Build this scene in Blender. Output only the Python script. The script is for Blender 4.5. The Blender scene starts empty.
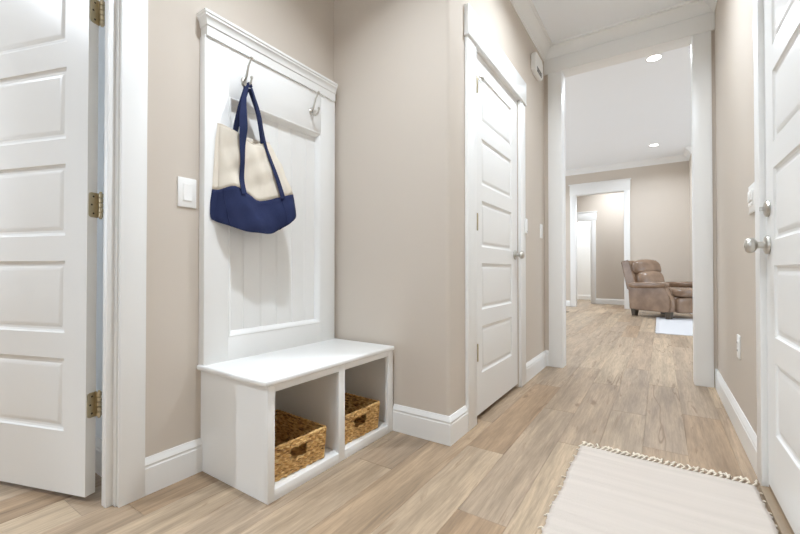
import bpy, bmesh, math, random
from mathutils import Vector, Matrix
R = math.radians
random.seed(7)
scene = bpy.context.scene
COL = scene.collection

# ------------------------------------------------------------------ camera, world, lights, exposure
cam_d = bpy.data.cameras.new('camera')
cam_d.sensor_width = 36.0
cam_d.lens = 390.06 / 800.0 * 36.0
cam_d.clip_start = 0.02
cam = bpy.data.objects.new('camera', cam_d)
COL.objects.link(cam)
cam.location = (0, 0, 0.82)
cam.rotation_euler = (R(90) + 0.0102, 0, 0.5879)
scene.camera = cam

world = bpy.data.worlds.new('daylight')
scene.world = world
world.use_nodes = True
bg = world.node_tree.nodes['Background']
bg.inputs[0].default_value = (0.77, 0.88, 1.0, 1)
bg.inputs[1].default_value = 3.6

scene.view_settings.view_transform = 'Standard'
scene.view_settings.look = 'None'
scene.view_settings.gamma = 1.0
scene.view_settings.use_curve_mapping = False
scene.view_settings.exposure = -0.10
scene.cycles.max_bounces = 14
scene.cycles.diffuse_bounces = 8
scene.cycles.sample_clamp_indirect = 6.0


def portal(name, loc, rot, sx, sy):
    d = bpy.data.lights.new(name, 'AREA')
    d.shape = 'RECTANGLE'
    d.size = sx
    d.size_y = sy
    d.cycles.is_portal = True
    o = bpy.data.objects.new(name, d)
    COL.objects.link(o)
    o.location = loc
    o.rotation_euler = rot
    return o


# unseen openings added for daylight (behind the camera and to the sides)
portal('daylight_back_opening', (-0.6, -2.62, 1.25), (R(90), 0, 0), 1.0, 1.9)
portal('daylight_living_added_opening', (-4.56, 6.6, 1.5), (R(90), 0, R(-90)), 4.0, 2.4)
portal('daylight_living_windows', (4.56, 6.6, 1.5), (R(90), 0, R(90)), 4.6, 2.4)
portal('daylight_side_room', (-4.06, -0.6, 1.4), (R(90), 0, R(-90)), 1.4, 1.5)

CAN_HALL = 11.0
CAN_LIVING = 27.0

# ------------------------------------------------------------------ key dimensions (metres)
XL, YE, XC, XR, YF = -1.580, 1.6705, -0.834, 0.3325, 3.525
YFB = 3.640
HC = 2.745            # hall ceiling
LC = 3.15             # living room ceiling
YW = 9.717            # living room far wall
YH = 10.88            # wall of the hall beyond

# ------------------------------------------------------------------ material helpers


def srgb(r, g, b):
    def f(c):
        c /= 255.0
        return c / 12.92 if c <= 0.04045 else ((c + 0.055) / 1.055) ** 2.4
    return (f(r), f(g), f(b), 1)


def new_mat(name):
    m = bpy.data.materials.new(name)
    m.use_nodes = True
    nt = m.node_tree
    b = nt.nodes['Principled BSDF']
    return m, nt, b


def node(nt, kind, **kw):
    n = nt.nodes.new(kind)
    for k, v in kw.items():
        setattr(n, k, v)
    return n


def link(nt, a, b):
    nt.links.new(a, b)


def math_node(nt, op, a=None, b=None, c=None, clamp=False):
    n = nt.nodes.new('ShaderNodeMath')
    n.operation = op
    n.use_clamp = clamp
    for i, v in enumerate((a, b, c)):
        if v is None:
            continue
        if isinstance(v, (int, float)):
            n.inputs[i].default_value = v
        else:
            nt.links.new(v, n.inputs[i])
    return n.outputs[0]


def simple(name, col, rough=0.5, metal=0.0, noise=0.0, nscale=40, bump=0.0, bscale=200, spec=0.5):
    m, nt, b = new_mat(name)
    b.inputs['Base Color'].default_value = col
    b.inputs['Roughness'].default_value = rough
    b.inputs['Metallic'].default_value = metal
    b.inputs['Specular IOR Level'].default_value = spec
    tc = node(nt, 'ShaderNodeTexCoord')
    if noise:
        nz = node(nt, 'ShaderNodeTexNoise')
        nz.inputs['Scale'].default_value = nscale
        nz.inputs['Detail'].default_value = 4
        link(nt, tc.outputs['Object'], nz.inputs['Vector'])
        mx = node(nt, 'ShaderNodeMix', data_type='RGBA')
        mx.inputs[6].default_value = tuple(c * (1 - noise) for c in col[:3]) + (1,)
        mx.inputs[7].default_value = tuple(min(1, c * (1 + noise)) for c in col[:3]) + (1,)
        link(nt, nz.outputs['Fac'], mx.inputs[0])
        link(nt, mx.outputs[2], b.inputs['Base Color'])
    if bump:
        nb = node(nt, 'ShaderNodeTexNoise')
        nb.inputs['Scale'].default_value = bscale
        nb.inputs['Detail'].default_value = 3
        link(nt, tc.outputs['Object'], nb.inputs['Vector'])
        bp = node(nt, 'ShaderNodeBump')
        bp.inputs['Strength'].default_value = bump
        bp.inputs['Distance'].default_value = 0.002
        link(nt, nb.outputs['Fac'], bp.inputs['Height'])
        link(nt, bp.outputs[0], b.inputs['Normal'])
    return m


def emission(name, col, strength):
    m, nt, b = new_mat(name)
    b.inputs['Base Color'].default_value = col
    b.inputs['Emission Color'].default_value = col
    b.inputs['Emission Strength'].default_value = strength
    return m


def wood_floor(name, per_object):
    """Oak-look vinyl planks: grain runs along world Y."""
    m, nt, b = new_mat(name)
    geo = node(nt, 'ShaderNodeNewGeometry')
    sep = node(nt, 'ShaderNodeSeparateXYZ')
    link(nt, geo.outputs['Position'], sep.inputs[0])
    x, y = sep.outputs[0], sep.outputs[1]
    if per_object:
        at = node(nt, 'ShaderNodeAttribute', attribute_type='OBJECT', attribute_name='tint')
        tint = at.outputs['Fac']
        at2 = node(nt, 'ShaderNodeAttribute', attribute_type='OBJECT', attribute_name='shift')
        seed = at2.outputs['Fac']
        seam = None
    else:
        u = math_node(nt, 'DIVIDE', math_node(nt, 'ADD', x, 0.757 + 17.15), 0.1715)
        row = math_node(nt, 'FLOOR', u)
        wn = node(nt, 'ShaderNodeTexWhiteNoise', noise_dimensions='1D')
        link(nt, row, wn.inputs['W'])
        v = math_node(nt, 'DIVIDE', math_node(nt, 'ADD', y, math_node(nt, 'MULTIPLY', wn.outputs['Value'], 1.2)), 1.2)
        idx = math_node(nt, 'FLOOR', v)
        wn2 = node(nt, 'ShaderNodeTexWhiteNoise', noise_dimensions='2D')
        cb = node(nt, 'ShaderNodeCombineXYZ')
        link(nt, row, cb.inputs[0])
        link(nt, idx, cb.inputs[1])
        link(nt, cb.outputs[0], wn2.inputs['Vector'])
        tint = wn2.outputs['Value']
        seed = math_node(nt, 'MULTIPLY', wn2.outputs['Value'], 10.0)
        fu = math_node(nt, 'FRACT', u)
        seam = math_node(nt, 'LESS_THAN', fu, 0.012)
    # stretched coordinates, shifted per plank
    cv = node(nt, 'ShaderNodeCombineXYZ')
    link(nt, x, cv.inputs[0])
    link(nt, math_node(nt, 'MULTIPLY', y, 0.062), cv.inputs[1])
    link(nt, seed, cv.inputs[2])
    cv2 = node(nt, 'ShaderNodeCombineXYZ')
    link(nt, x, cv2.inputs[0])
    link(nt, math_node(nt, 'MULTIPLY', y, 0.16), cv2.inputs[1])
    link(nt, seed, cv2.inputs[2])

    def noise(vec, scale, detail, rough=0.6, dist=0.0):
        n = node(nt, 'ShaderNodeTexNoise')
        n.inputs['Scale'].default_value = scale
        n.inputs['Detail'].default_value = detail
        n.inputs['Roughness'].default_value = rough
        n.inputs['Distortion'].default_value = dist
        link(nt, vec, n.inputs['Vector'])
        return n.outputs['Fac']
    fine = noise(cv.outputs[0], 120, 4, 0.7)
    mid = noise(cv.outputs[0], 22, 5, 0.65, 0.6)
    broad = noise(cv2.outputs[0], 7, 3, 0.55, 0.8)
    knot = noise(cv2.outputs[0], 16, 4, 0.6, 1.2)
    ramp = node(nt, 'ShaderNodeValToRGB')
    cr = ramp.color_ramp
    cr.elements[0].position = 0.0
    cr.elements[0].color = srgb(163, 136, 108)
    cr.elements[1].position = 1.0
    cr.elements[1].color = srgb(189, 168, 142)
    for p, c in ((0.2, srgb(169, 145, 118)), (0.42, srgb(169, 149, 127)), (0.62, srgb(177, 156, 131)), (0.82, srgb(183, 162, 136))):
        e = cr.elements.new(p)
        e.color = c
    link(nt, tint, ramp.inputs[0])

    def mapr(v, a, b_, c, d):
        n = node(nt, 'ShaderNodeMapRange')
        n.inputs[1].default_value, n.inputs[2].default_value = a, b_
        n.inputs[3].default_value, n.inputs[4].default_value = c, d
        link(nt, v, n.inputs[0])
        return n.outputs[0]
    f1 = mapr(fine, 0.34, 0.66, 0.83, 1.12)
    f2 = mapr(mid, 0.34, 0.66, 0.74, 1.14)
    f3 = mapr(broad, 0.3, 0.7, 0.86, 1.10)
    f = math_node(nt, 'MULTIPLY', math_node(nt, 'MULTIPLY', f1, f2), f3)
    # dark mineral streaks and small cracks
    st = math_node(nt, 'MULTIPLY', mapr(mid, 0.52, 0.62, 0, 1), mapr(knot, 0.54, 0.64, 0, 1), clamp=True)
    st = math_node(nt, 'MULTIPLY', st, 0.7)
    # thin wandering cracks, only in places
    crk = noise(cv.outputs[0], 9, 3, 0.55, 0.35)
    gate = noise(cv2.outputs[0], 4.3, 2, 0.5, 0.0)
    line = mapr(math_node(nt, 'ABSOLUTE', math_node(nt, 'SUBTRACT', crk, 0.5)), 0.003, 0.016, 1, 0)
    line = math_node(nt, 'MULTIPLY', line, mapr(gate, 0.52, 0.62, 0, 0.7), clamp=True)
    st = math_node(nt, 'MAXIMUM', st, line)
    mulv = node(nt, 'ShaderNodeVectorMath', operation='SCALE')
    link(nt, ramp.outputs[0], mulv.inputs[0])
    link(nt, f, mulv.inputs['Scale'])
    mx = node(nt, 'ShaderNodeMix', data_type='RGBA')
    link(nt, st, mx.inputs[0])
    link(nt, mulv.outputs[0], mx.inputs[6])
    mx.inputs[7].default_value = srgb(112, 86, 62)
    out = mx.outputs[2]
    if seam is not None:
        m2 = node(nt, 'ShaderNodeMix', data_type='RGBA')
        link(nt, math_node(nt, 'MULTIPLY', seam, 0.5), m2.inputs[0])
        link(nt, out, m2.inputs[6])
        m2.inputs[7].default_value = srgb(110, 90, 70)
        out = m2.outputs[2]
    link(nt, out, b.inputs['Base Color'])
    b.inputs['Roughness'].default_value = 0.42
    b.inputs['Specular IOR Level'].default_value = 0.45
    bp = node(nt, 'ShaderNodeBump')
    bp.inputs['Strength'].default_value = 0.08
    bp.inputs['Distance'].default_value = 0.001
    link(nt, fine, bp.inputs['Height'])
    link(nt, bp.outputs[0], b.inputs['Normal'])
    return m


def straw_mat():
    m, nt, b = new_mat('water_hyacinth')
    tc = node(nt, 'ShaderNodeTexCoord')
    mp = node(nt, 'ShaderNodeMapping')
    mp.inputs['Scale'].default_value = (34, 34, 170)
    link(nt, tc.outputs['Object'], mp.inputs[0])
    nz = node(nt, 'ShaderNodeTexNoise')
    nz.inputs['Scale'].default_value = 1.0
    nz.inputs['Detail'].default_value = 3
    link(nt, mp.outputs[0], nz.inputs['Vector'])
    ramp = node(nt, 'ShaderNodeValToRGB')
    cr = ramp.color_ramp
    cr.elements[0].position = 0.30
    cr.elements[0].color = srgb(116, 80, 40)
    cr.elements[1].position = 0.75
    cr.elements[1].color = srgb(240, 210, 150)
    e = cr.elements.new(0.5)
    e.color = srgb(206, 162, 98)
    link(nt, nz.outputs['Fac'], ramp.inputs[0])
    link(nt, ramp.outputs[0], b.inputs['Base Color'])
    b.inputs['Roughness'].default_value = 0.6
    return m


def leather_mat():
    m, nt, b = new_mat('brown_leather')
    tc = node(nt, 'ShaderNodeTexCoord')
    nz = node(nt, 'ShaderNodeTexNoise')
    nz.inputs['Scale'].default_value = 5
    nz.inputs['Detail'].default_value = 5
    link(nt, tc.outputs['Object'], nz.inputs['Vector'])
    ramp = node(nt, 'ShaderNodeValToRGB')
    ramp.color_ramp.elements[0].position = 0.3
    ramp.color_ramp.elements[0].color = srgb(120, 97, 79)
    ramp.color_ramp.elements[1].position = 0.7
    ramp.color_ramp.elements[1].color = srgb(150, 125, 104)
    link(nt, nz.outputs['Fac'], ramp.inputs[0])
    link(nt, ramp.outputs[0], b.inputs['Base Color'])
    b.inputs['Roughness'].default_value = 0.24
    n2 = node(nt, 'ShaderNodeTexNoise')
    n2.inputs['Scale'].default_value = 14
    n2.inputs['Detail'].default_value = 3
    link(nt, tc.outputs['Object'], n2.inputs['Vector'])
    bp = node(nt, 'ShaderNodeBump')
    bp.inputs['Strength'].default_value = 0.15
    bp.inputs['Distance'].default_value = 0.02
    link(nt, n2.outputs['Fac'], bp.inputs['Height'])
    link(nt, bp.outputs[0], b.inputs['Normal'])
    return m


def fabric_mat(name, col, scale=900, var=0.08, rough=0.9, wrinkle=0.0):
    m, nt, b = new_mat(name)
    tc = node(nt, 'ShaderNodeTexCoord')
    w1 = node(nt, 'ShaderNodeTexWave', wave_type='BANDS', bands_direction='Z')
    w1.inputs['Scale'].default_value = scale / 6
    w1.inputs['Distortion'].default_value = 1.0
    link(nt, tc.outputs['Object'], w1.inputs['Vector'])
    nz = node(nt, 'ShaderNodeTexNoise')
    nz.inputs['Scale'].default_value = 18
    nz.inputs['Detail'].default_value = 6
    link(nt, tc.outputs['Object'], nz.inputs['Vector'])
    mx = node(nt, 'ShaderNodeMix', data_type='RGBA')
    mx.inputs[6].default_value = tuple(c * (1 - var) for c in col[:3]) + (1,)
    mx.inputs[7].default_value = tuple(min(1, c * (1 + var)) for c in col[:3]) + (1,)
    link(nt, nz.outputs['Fac'], mx.inputs[0])
    link(nt, mx.outputs[2], b.inputs['Base Color'])
    b.inputs['Roughness'].default_value = rough
    b.inputs['Specular IOR Level'].default_value = 0.25
    h = math_node(nt, 'ADD', math_node(nt, 'MULTIPLY', w1.outputs['Fac'], 0.15), math_node(nt, 'MULTIPLY', nz.outputs['Fac'], wrinkle))
    bp = node(nt, 'ShaderNodeBump')
    bp.inputs['Strength'].default_value = 0.5
    bp.inputs['Distance'].default_value = 0.004
    link(nt, h, bp.inputs['Height'])
    link(nt, bp.outputs[0], b.inputs['Normal'])
    return m


def rug_mat():
    m, nt, b = new_mat('cream_cotton_rug')
    tc = node(nt, 'ShaderNodeTexCoord')

    def nz(sc, detail=4):
        mp = node(nt, 'ShaderNodeMapping')
        mp.inputs['Scale'].default_value = sc
        link(nt, tc.outputs['Object'], mp.inputs[0])
        n = node(nt, 'ShaderNodeTexNoise')
        n.inputs['Scale'].default_value = 1.0
        n.inputs['Detail'].default_value = detail
        link(nt, mp.outputs[0], n.inputs['Vector'])
        return n.outputs['Fac']
    streak, weave = nz((1.1, 26, 1), 6), nz((160, 420, 1), 2)
    ramp = node(nt, 'ShaderNodeValToRGB')
    cr = ramp.color_ramp
    cr.elements[0].position, cr.elements[0].color = 0.30, srgb(201, 191, 181)
    cr.elements[1].position, cr.elements[1].color = 0.66, srgb(209, 199, 189)
    link(nt, streak, ramp.inputs[0])
    link(nt, ramp.outputs[0], b.inputs['Base Color'])
    b.inputs['Roughness'].default_value = 0.95
    b.inputs['Specular IOR Level'].default_value = 0.15
    bp = node(nt, 'ShaderNodeBump')
    bp.inputs['Strength'].default_value = 0.5
    bp.inputs['Distance'].default_value = 0.003
    link(nt, math_node(nt, 'ADD', weave, math_node(nt, 'MULTIPLY', streak, 0.3)), bp.inputs['Height'])
    link(nt, bp.outputs[0], b.inputs['Normal'])
    return m


M = dict(
    wall=simple('greige_wall_paint', srgb(205, 195, 183), 0.75, noise=0.012, nscale=3, bump=0.04, bscale=350, spec=0.3),
    white=simple('white_trim_paint', srgb(238, 238, 236), 0.32, noise=0.008, nscale=4, spec=0.45),
    door=simple('white_door_paint', srgb(236, 236, 234), 0.34, noise=0.008, nscale=4, bump=0.02, bscale=300, spec=0.45),
    ceiling=simple('white_ceiling_paint', srgb(244, 247, 250), 0.85, noise=0.008, nscale=3, bump=0.04, bscale=250, spec=0.2),
    plank=wood_floor('oak_plank', True),
    subfloor=wood_floor('oak_floor_far', False),
    nickel=simple('brushed_nickel', srgb(204, 201, 194), 0.28, 1.0, noise=0.06, nscale=60),
    brass=simple('antique_nickel', srgb(198, 186, 158), 0.36, 1.0, noise=0.12, nscale=70),
    plastic=simple('white_plastic', srgb(240, 239, 236), 0.35, noise=0.006, nscale=20),
    slot=simple('dark_slot', srgb(60, 56, 50), 0.7, noise=0.05, nscale=50),
    straw=straw_mat(),
    canvas=fabric_mat('cream_canvas', srgb(226, 217, 202), var=0.05, wrinkle=1.2),
    navy=fabric_mat('navy_canvas', srgb(40, 48, 82), var=0.14, wrinkle=1.6),
    rug=rug_mat(),
    rug2=fabric_mat('white_rug', srgb(206, 206, 208), var=0.03, wrinkle=1.0),
    fringe=fabric_mat('cotton_fringe', srgb(230, 219, 202), var=0.08),
    leather=leather_mat(),
    legwood=simple('dark_leg_wood', srgb(72, 62, 50), 0.45, noise=0.2, nscale=30),
    bronze=simple('bronze_nails', srgb(128, 104, 82), 0.4, 0.6, noise=0.1, nscale=80),
    threshold=simple('threshold_wood', srgb(150, 130, 106), 0.45, noise=0.12, nscale=25),
    vent=simple('vent_metal', srgb(70, 60, 50), 0.45, 0.6, noise=0.1, nscale=60),
    lamp=emission('lamp_lens', (1.0, 0.97, 0.93, 1), 14.0),
    gasket=simple('grey_weatherstrip', srgb(150, 148, 144), 0.7, noise=0.03, nscale=60),
)

# ------------------------------------------------------------------ mesh helpers


class MB:
    def __init__(self):
        self.bm = bmesh.new()

    def quad(self, pts):
        vs = [self.bm.verts.new(p) for p in pts]
        return self.bm.faces.new(vs)

    def box(self, x0, x1, y0, y1, z0, z1, bev=0.0, seg=2):
        r = bmesh.ops.create_cube(self.bm, size=1.0)
        vs = r['verts']
        bmesh.ops.scale(self.bm, vec=(abs(x1 - x0), abs(y1 - y0), abs(z1 - z0)), verts=vs)
        bmesh.ops.translate(self.bm, vec=((x0 + x1) / 2, (y0 + y1) / 2, (z0 + z1) / 2), verts=vs)
        if bev:
            es = list({e for v in vs for e in v.link_edges})
            bmesh.ops.bevel(self.bm, geom=es, offset=bev, segments=seg, affect='EDGES', profile=0.5)
        return self

    def prism(self, poly, axis, a, b):
        """poly: 2D points; extruded along axis ('x','y','z') from a to b."""
        def p3(p, t):
            if axis == 'x':
                return (t, p[0], p[1])
            if axis == 'y':
                return (p[0], t, p[1])
            return (p[0], p[1], t)
        A = [self.bm.verts.new(p3(p, a)) for p in poly]
        B = [self.bm.verts.new(p3(p, b)) for p in poly]
        n = len(poly)
        self.bm.faces.new(A)
        self.bm.faces.new(B[::-1])
        for i in range(n):
            self.bm.faces.new((A[i], B[i], B[(i + 1) % n], A[(i + 1) % n]))
        return self

    def sweep(self, path, prof):
        """Mitred sweep of profile (offset to the left of travel, z) along a 2D path."""
        n = len(path)
        rings = []
        for i in range(n):
            p = Vector(path[i])
            d0 = (Vector(path[i]) - Vector(path[i - 1])).normalized() if i > 0 else None
            d1 = (Vector(path[i + 1]) - Vector(path[i])).normalized() if i < n - 1 else None
            if d0 is None:
                d0 = d1
            if d1 is None:
                d1 = d0
            n0 = Vector((-d0.y, d0.x))
            n1 = Vector((-d1.y, d1.x))
            m = (n0 + n1)
            m = m / max(1e-6, m.dot(n0)) if m.length > 1e-6 else n0
            rings.append([self.bm.verts.new((p.x + m.x * o, p.y + m.y * o, z)) for o, z in prof])
        k = len(prof)
        for i in range(n - 1):
            for j in range(k):
                self.bm.faces.new((rings[i][j], rings[i + 1][j], rings[i + 1][(j + 1) % k], rings[i][(j + 1) % k]))
        self.bm.faces.new(rings[0])
        self.bm.faces.new(rings[-1][::-1])
        return self

    def tube(self, pts, r, seg=8, cap=True):
        pts = [Vector(p) for p in pts]
        rs = r if isinstance(r, (list, tuple)) else [r] * len(pts)
        rings = []
        up = None
        for i, p in enumerate(pts):
            t = (pts[min(i + 1, len(pts) - 1)] - pts[max(i - 1, 0)]).normalized()
            if up is None:
                up = Vector((0, 0, 1)) if abs(t.z) < 0.9 else Vector((1, 0, 0))
            a = t.cross(up).normalized()
            b = a.cross(t).normalized()
            up = b
            rings.append([self.bm.verts.new(p + (a * math.cos(2 * math.pi * k / seg) + b * math.sin(2 * math.pi * k / seg)) * rs[i]) for k in range(seg)])
        for i in range(len(pts) - 1):
            for k in range(seg):
                self.bm.faces.new((rings[i][k], rings[i][(k + 1) % seg], rings[i + 1][(k + 1) % seg], rings[i + 1][k]))
        if cap:
            self.bm.faces.new(rings[0][::-1])
            self.bm.faces.new(rings[-1])
        return self

    def lathe(self, prof, origin, axis, seg=20):
        """prof: (radius, distance along axis)."""
        ax = Vector(axis).normalized()
        u = ax.orthogonal().normalized()
        v = ax.cross(u)
        o = Vector(origin)
        rings = []
        for r, h in prof:
            if r < 1e-6:
                rings.append([self.bm.verts.new(o + ax * h)])
            else:
                rings.append([self.bm.verts.new(o + ax * h + (u * math.cos(2 * math.pi * k / seg) + v * math.sin(2 * math.pi * k / seg)) * r) for k in range(seg)])
        for a, b in zip(rings, rings[1:]):
            if len(a) == 1 and len(b) == 1:
                continue
            for k in range(seg):
                k2 = (k + 1) % seg
                if len(a) == 1:
                    self.bm.faces.new((a[0], b[k], b[k2]))
                elif len(b) == 1:
                    self.bm.faces.new((a[k], a[k2], b[0]))
                else:
                    self.bm.faces.new((a[k], a[k2], b[k2], b[k]))
        if len(rings[0]) > 1:
            self.bm.faces.new(rings[0][::-1])
        if len(rings[-1]) > 1:
            self.bm.faces.new(rings[-1])
        return self

    def pillow(self, c, s, n=5.0, cuts=8, fn=None, rot=None):
        """Rounded box (superellipsoid) centred at c with half sizes s."""
        before = set(self.bm.verts)
        r = bmesh.ops.create_cube(self.bm, size=2.0)
        es = list({e for v in r['verts'] for e in v.link_edges})
        bmesh.ops.subdivide_edges(self.bm, edges=es, cuts=cuts, use_grid_fill=True)
        vs = [v for v in self.bm.verts if v not in before]
        for v in vs:
            p = v.co
            k = (abs(p.x) ** n + abs(p.y) ** n + abs(p.z) ** n) ** (1.0 / n)
            q = Vector((p.x / k * s[0], p.y / k * s[1], p.z / k * s[2]))
            if fn:
                q = fn(q)
            if rot:
                q = rot @ q
            v.co = q + Vector(c)
        return self

    def build(self, name, mat, parent=None, angle=35, origin=None):
        bmesh.ops.recalc_face_normals(self.bm, faces=self.bm.faces)
        me = bpy.data.meshes.new(name)
        if origin is not None:
            bmesh.ops.translate(self.bm, vec=-Vector(origin), verts=self.bm.verts)
        self.bm.to_mesh(me)
        self.bm.free()
        me.shade_smooth()
        me.set_sharp_from_angle(angle=R(angle))
        return add(name, me, mat, parent, origin)


def add(name, me, mat, parent=None, origin=None):
    if mat is not None and not me.materials:
        me.materials.append(M[mat] if isinstance(mat, str) else mat)
    o = bpy.data.objects.new(name, me)
    COL.objects.link(o)
    if origin is not None:
        o.location = origin
    if parent is not None:
        o.parent = parent
        if parent.get('_w'):
            o.matrix_parent_inverse = Matrix.Translation(-Vector(parent.location))
    return o


def tag(o, label, cat, group=None, kind=None):
    o['label'] = label
    o['category'] = cat
    if group:
        o['group'] = group
    if kind:
        o['kind'] = kind
    return o


def thing(name, loc, label, cat, rotz=None, group=None, kind=None):
    """An Empty at the base of a thing. rotz None: its parts are given in world coordinates."""
    o = bpy.data.objects.new(name, None)
    o.empty_display_size = 0.05
    COL.objects.link(o)
    o.location = loc
    if rotz is None:
        o['_w'] = 1
    else:
        o.rotation_euler = (0, 0, rotz)
    return tag(o, label, cat, group, kind)


def struct(name, mb, mat, label, cat, parent=None, angle=35):
    o = mb.build(name, mat, parent, angle)
    if parent is None:
        tag(o, label, cat, kind='structure')
    return o


# ------------------------------------------------------------------ floor and planks
floor = MB().box(-4.7, 4.7, -2.7, 13.0, -0.06, -0.002).build('floor', 'subfloor')
tag(floor, 'light oak plank floor running through hallway and living room', 'floor', kind='structure')
PW, PL = 0.1715, 1.2
PX0 = -0.757
row_seam = {0: 1.715, 1: 1.235, 2: 1.99, 3: 2.62, 4: 2.155, 5: 2.765, -1: 0.84, -2: 1.33, -3: 0.35, -4: 0.98, -5: 0.62}
tints = {(0, 1): 0.04, (1, 0): 0.08, (1, 1): 0.45, (2, 0): 0.78, (2, 1): 0.36, (0, 0): 0.62, (4, 1): 0.38, (4, 0): 0.2, (5, 0): 0.12,
         (5, 1): 0.40, (3, 0): 0.55, (3, 1): 0.42, (2, 2): 0.8, (4, 2): 0.86, (5, 2): 0.5, (0, 2): 0.4, (1, 2): 0.33, (3, -1): 0.7, (-1, 0): 0.66,
         (-1, 1): 0.22, (-2, 0): 0.58, (-3, 1): 0.5, (-1, -1): 0.4, (-2, -1): 0.55, (-2, 1): 0.35, (-3, 0): 0.72}
cy_, sy_ = math.cos(0.5879), math.sin(0.5879)
plank_mesh = {}


def plank(row, y0, y1, tint):
    ln = round(y1 - y0, 3)
    if ln not in plank_mesh:
        m = MB()
        a, c = 0.0003, 0.0011
        x1 = PW
        top = [m.bm.verts.new(p) for p in ((c, c, 0), (x1 - c, c, 0), (x1 - c, ln - c, 0), (c, ln - c, 0))]
        mid_ = [m.bm.verts.new(p) for p in ((a, a, -0.0008), (x1 - a, a, -0.0008), (x1 - a, ln - a, -0.0008), (a, ln - a, -0.0008))]
        bot = [m.bm.verts.new(p) for p in ((a, a, -0.006), (x1 - a, a, -0.006), (x1 - a, ln - a, -0.006), (a, ln - a, -0.006))]
        m.bm.faces.new(top)
        for P, Q in ((top, mid_), (mid_, bot)):
            for i in range(4):
                m.bm.faces.new((P[i], P[(i + 1) % 4], Q[(i + 1) % 4], Q[i]))
        o = m.build('plank', 'plank', floor, 20)
        plank_mesh[ln] = o.data
    else:
        o = add('plank', plank_mesh[ln], None, floor)
    o.location = (PX0 + row * PW, y0, 0)
    o['tint'] = float(tint)
    o['shift'] = float(random.uniform(0, 40))
    return o


def in_view(x, y):
    d = -sy_ * x + cy_ * y
    if d < 0.3:
        return False
    u = (cy_ * x + sy_ * y) / d * 390.06
    v = 0.82 / d * 390.06
    return -470 < u < 470 and v < 300


for row in range(-11, 7):
    xa = PX0 + row * PW
    base = row_seam.get(row, random.uniform(0, 1.2))
    for j in range(-4, 8):
        y0 = base + (j - 1) * PL
        y1 = y0 + PL
        if y1 > 9.6:
            y1 = 9.6
        if y0 >= 9.0:
            continue
        # visible wedge, plus a margin on either side
        pts = [(xa + PW * s, y0 + (y1 - y0) * t) for s in (0, 0.5, 1) for t in (0, .15, .3, .5, .7, .85, 1)]
        if not any(in_view(*p) for p in pts):
            continue
        if y0 > YFB and not any(-0.30 < p[0] / p[1] < 0.13 for p in pts):
            continue
        if xa < -1.75 and y0 > 0.7:
            continue
        if xa + PW < -0.93 and y0 > YE and y1 < YFB:
            continue
        t = tints.get((row, j), random.choice((0.1, 0.3, 0.4, 0.45, 0.55, 0.62, 0.7, 0.85, 0.9)) + random.uniform(-.05, .05))
        plank(row, y0, y1, t)

# ------------------------------------------------------------------ walls and ceilings
WD1a, WD1b = -0.285, 0.598          # left doorway, rough opening along Y
D2a, D2b = 1.972, 2.762             # closet doorway
D3a, D3b = 1.06, 2.012              # entry doorway

w = MB()
w.box(XL - 0.082, XL, -2.6, WD1a, 0, LC)
w.box(XL - 0.082, XL, WD1a, WD1b, 2.062, LC)
w.box(XL - 0.082, XL, WD1b, YF, 0, LC)
struct('wall_left', w, 'wall', 'greige painted wall behind the white hall tree', 'wall')

w = MB()
rr = 0.02
arc = [(XC - rr + rr * math.cos(a), YE + rr - rr * math.sin(a)) for a in [R(k) for k in (0, 18, 36, 54, 72, 90)]]
w.prism([(XL + 0.001, YE), (XL + 0.001, YE + .115), (XC - 0.115, YE + .115), (XC - .115, D2a), (XC, D2a)] + arc, 'z', 0, LC)
w.box(XC - 0.115, XC, D2a, D2b, 2.062, LC)
w.box(XC - 0.115, XC, D2b, YF, 0, LC)
struct('wall_closet', w, 'wall', 'greige wall with rounded corner around the closet door', 'wall')

w = MB()
w.box(XR, XR + .115, -2.6, D3a, 0, LC)
w.box(XR, XR + .115, D3a, D3b, 2.075, LC)
w.box(XR, XR + .115, D3b, YF, 0, LC)
struct('wall_right', w, 'wall', 'greige wall with the entry door and outlet', 'wall')

OX0, OX1, OZ = -0.688, 0.206, 2.5255     # clear cased opening
w = MB()
w.box(-4.6, OX0 - .018, YF, YFB, 0, LC)
w.box(OX0 - .018, OX1 + .018, YF, YFB, OZ + .018, LC)
w.box(OX1 + .018, 4.6, YF, YFB, 0, LC)
struct('wall_far', w, 'wall', 'greige wall around the wide cased opening to living room', 'wall')

w = MB()
w.box(-4.6, -1.627, YW, YW + .115, 0, LC)
w.box(-1.627, -0.623, YW, YW + .115, 2.578, LC)
w.box(-0.623, 4.6, YW, YW + .115, 0, LC)
struct('wall_living_back', w, 'wall', 'greige living room wall behind the leather recliner', 'wall')
struct('wall_living_bump', MB().box(0.50, 2.6, 9.15, YW - .001, 0, LC), 'wall', 'greige wall projection beside the recliner, mostly behind the opening casing', 'wall')
w = MB()
w.box(-4.7, -4.6, YF, 4.6, 0, LC).box(-4.7, -4.6, 8.6, 13.0, 0, LC).box(-4.7, -4.6, 4.6, 8.6, 0, .3).box(-4.7, -4.6, 4.6, 8.6, 2.7, LC)
struct('wall_living_side', w, 'wall', 'greige living room side wall with a wide opening added for daylight, out of sight', 'wall')  # wide opening added to bring more daylight into the living room
w = MB()
w.box(4.6, 4.7, YF, 4.2, 0, LC)
w.box(4.6, 4.7, 9.0, 13.0, 0, LC)
w.box(4.6, 4.7, 4.2, 9.0, 0, 0.3)
w.box(4.6, 4.7, 4.2, 9.0, 2.7, LC)
struct('wall_living_window', w, 'wall', 'living room wall with a wide window opening, out of sight', 'wall')

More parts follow.
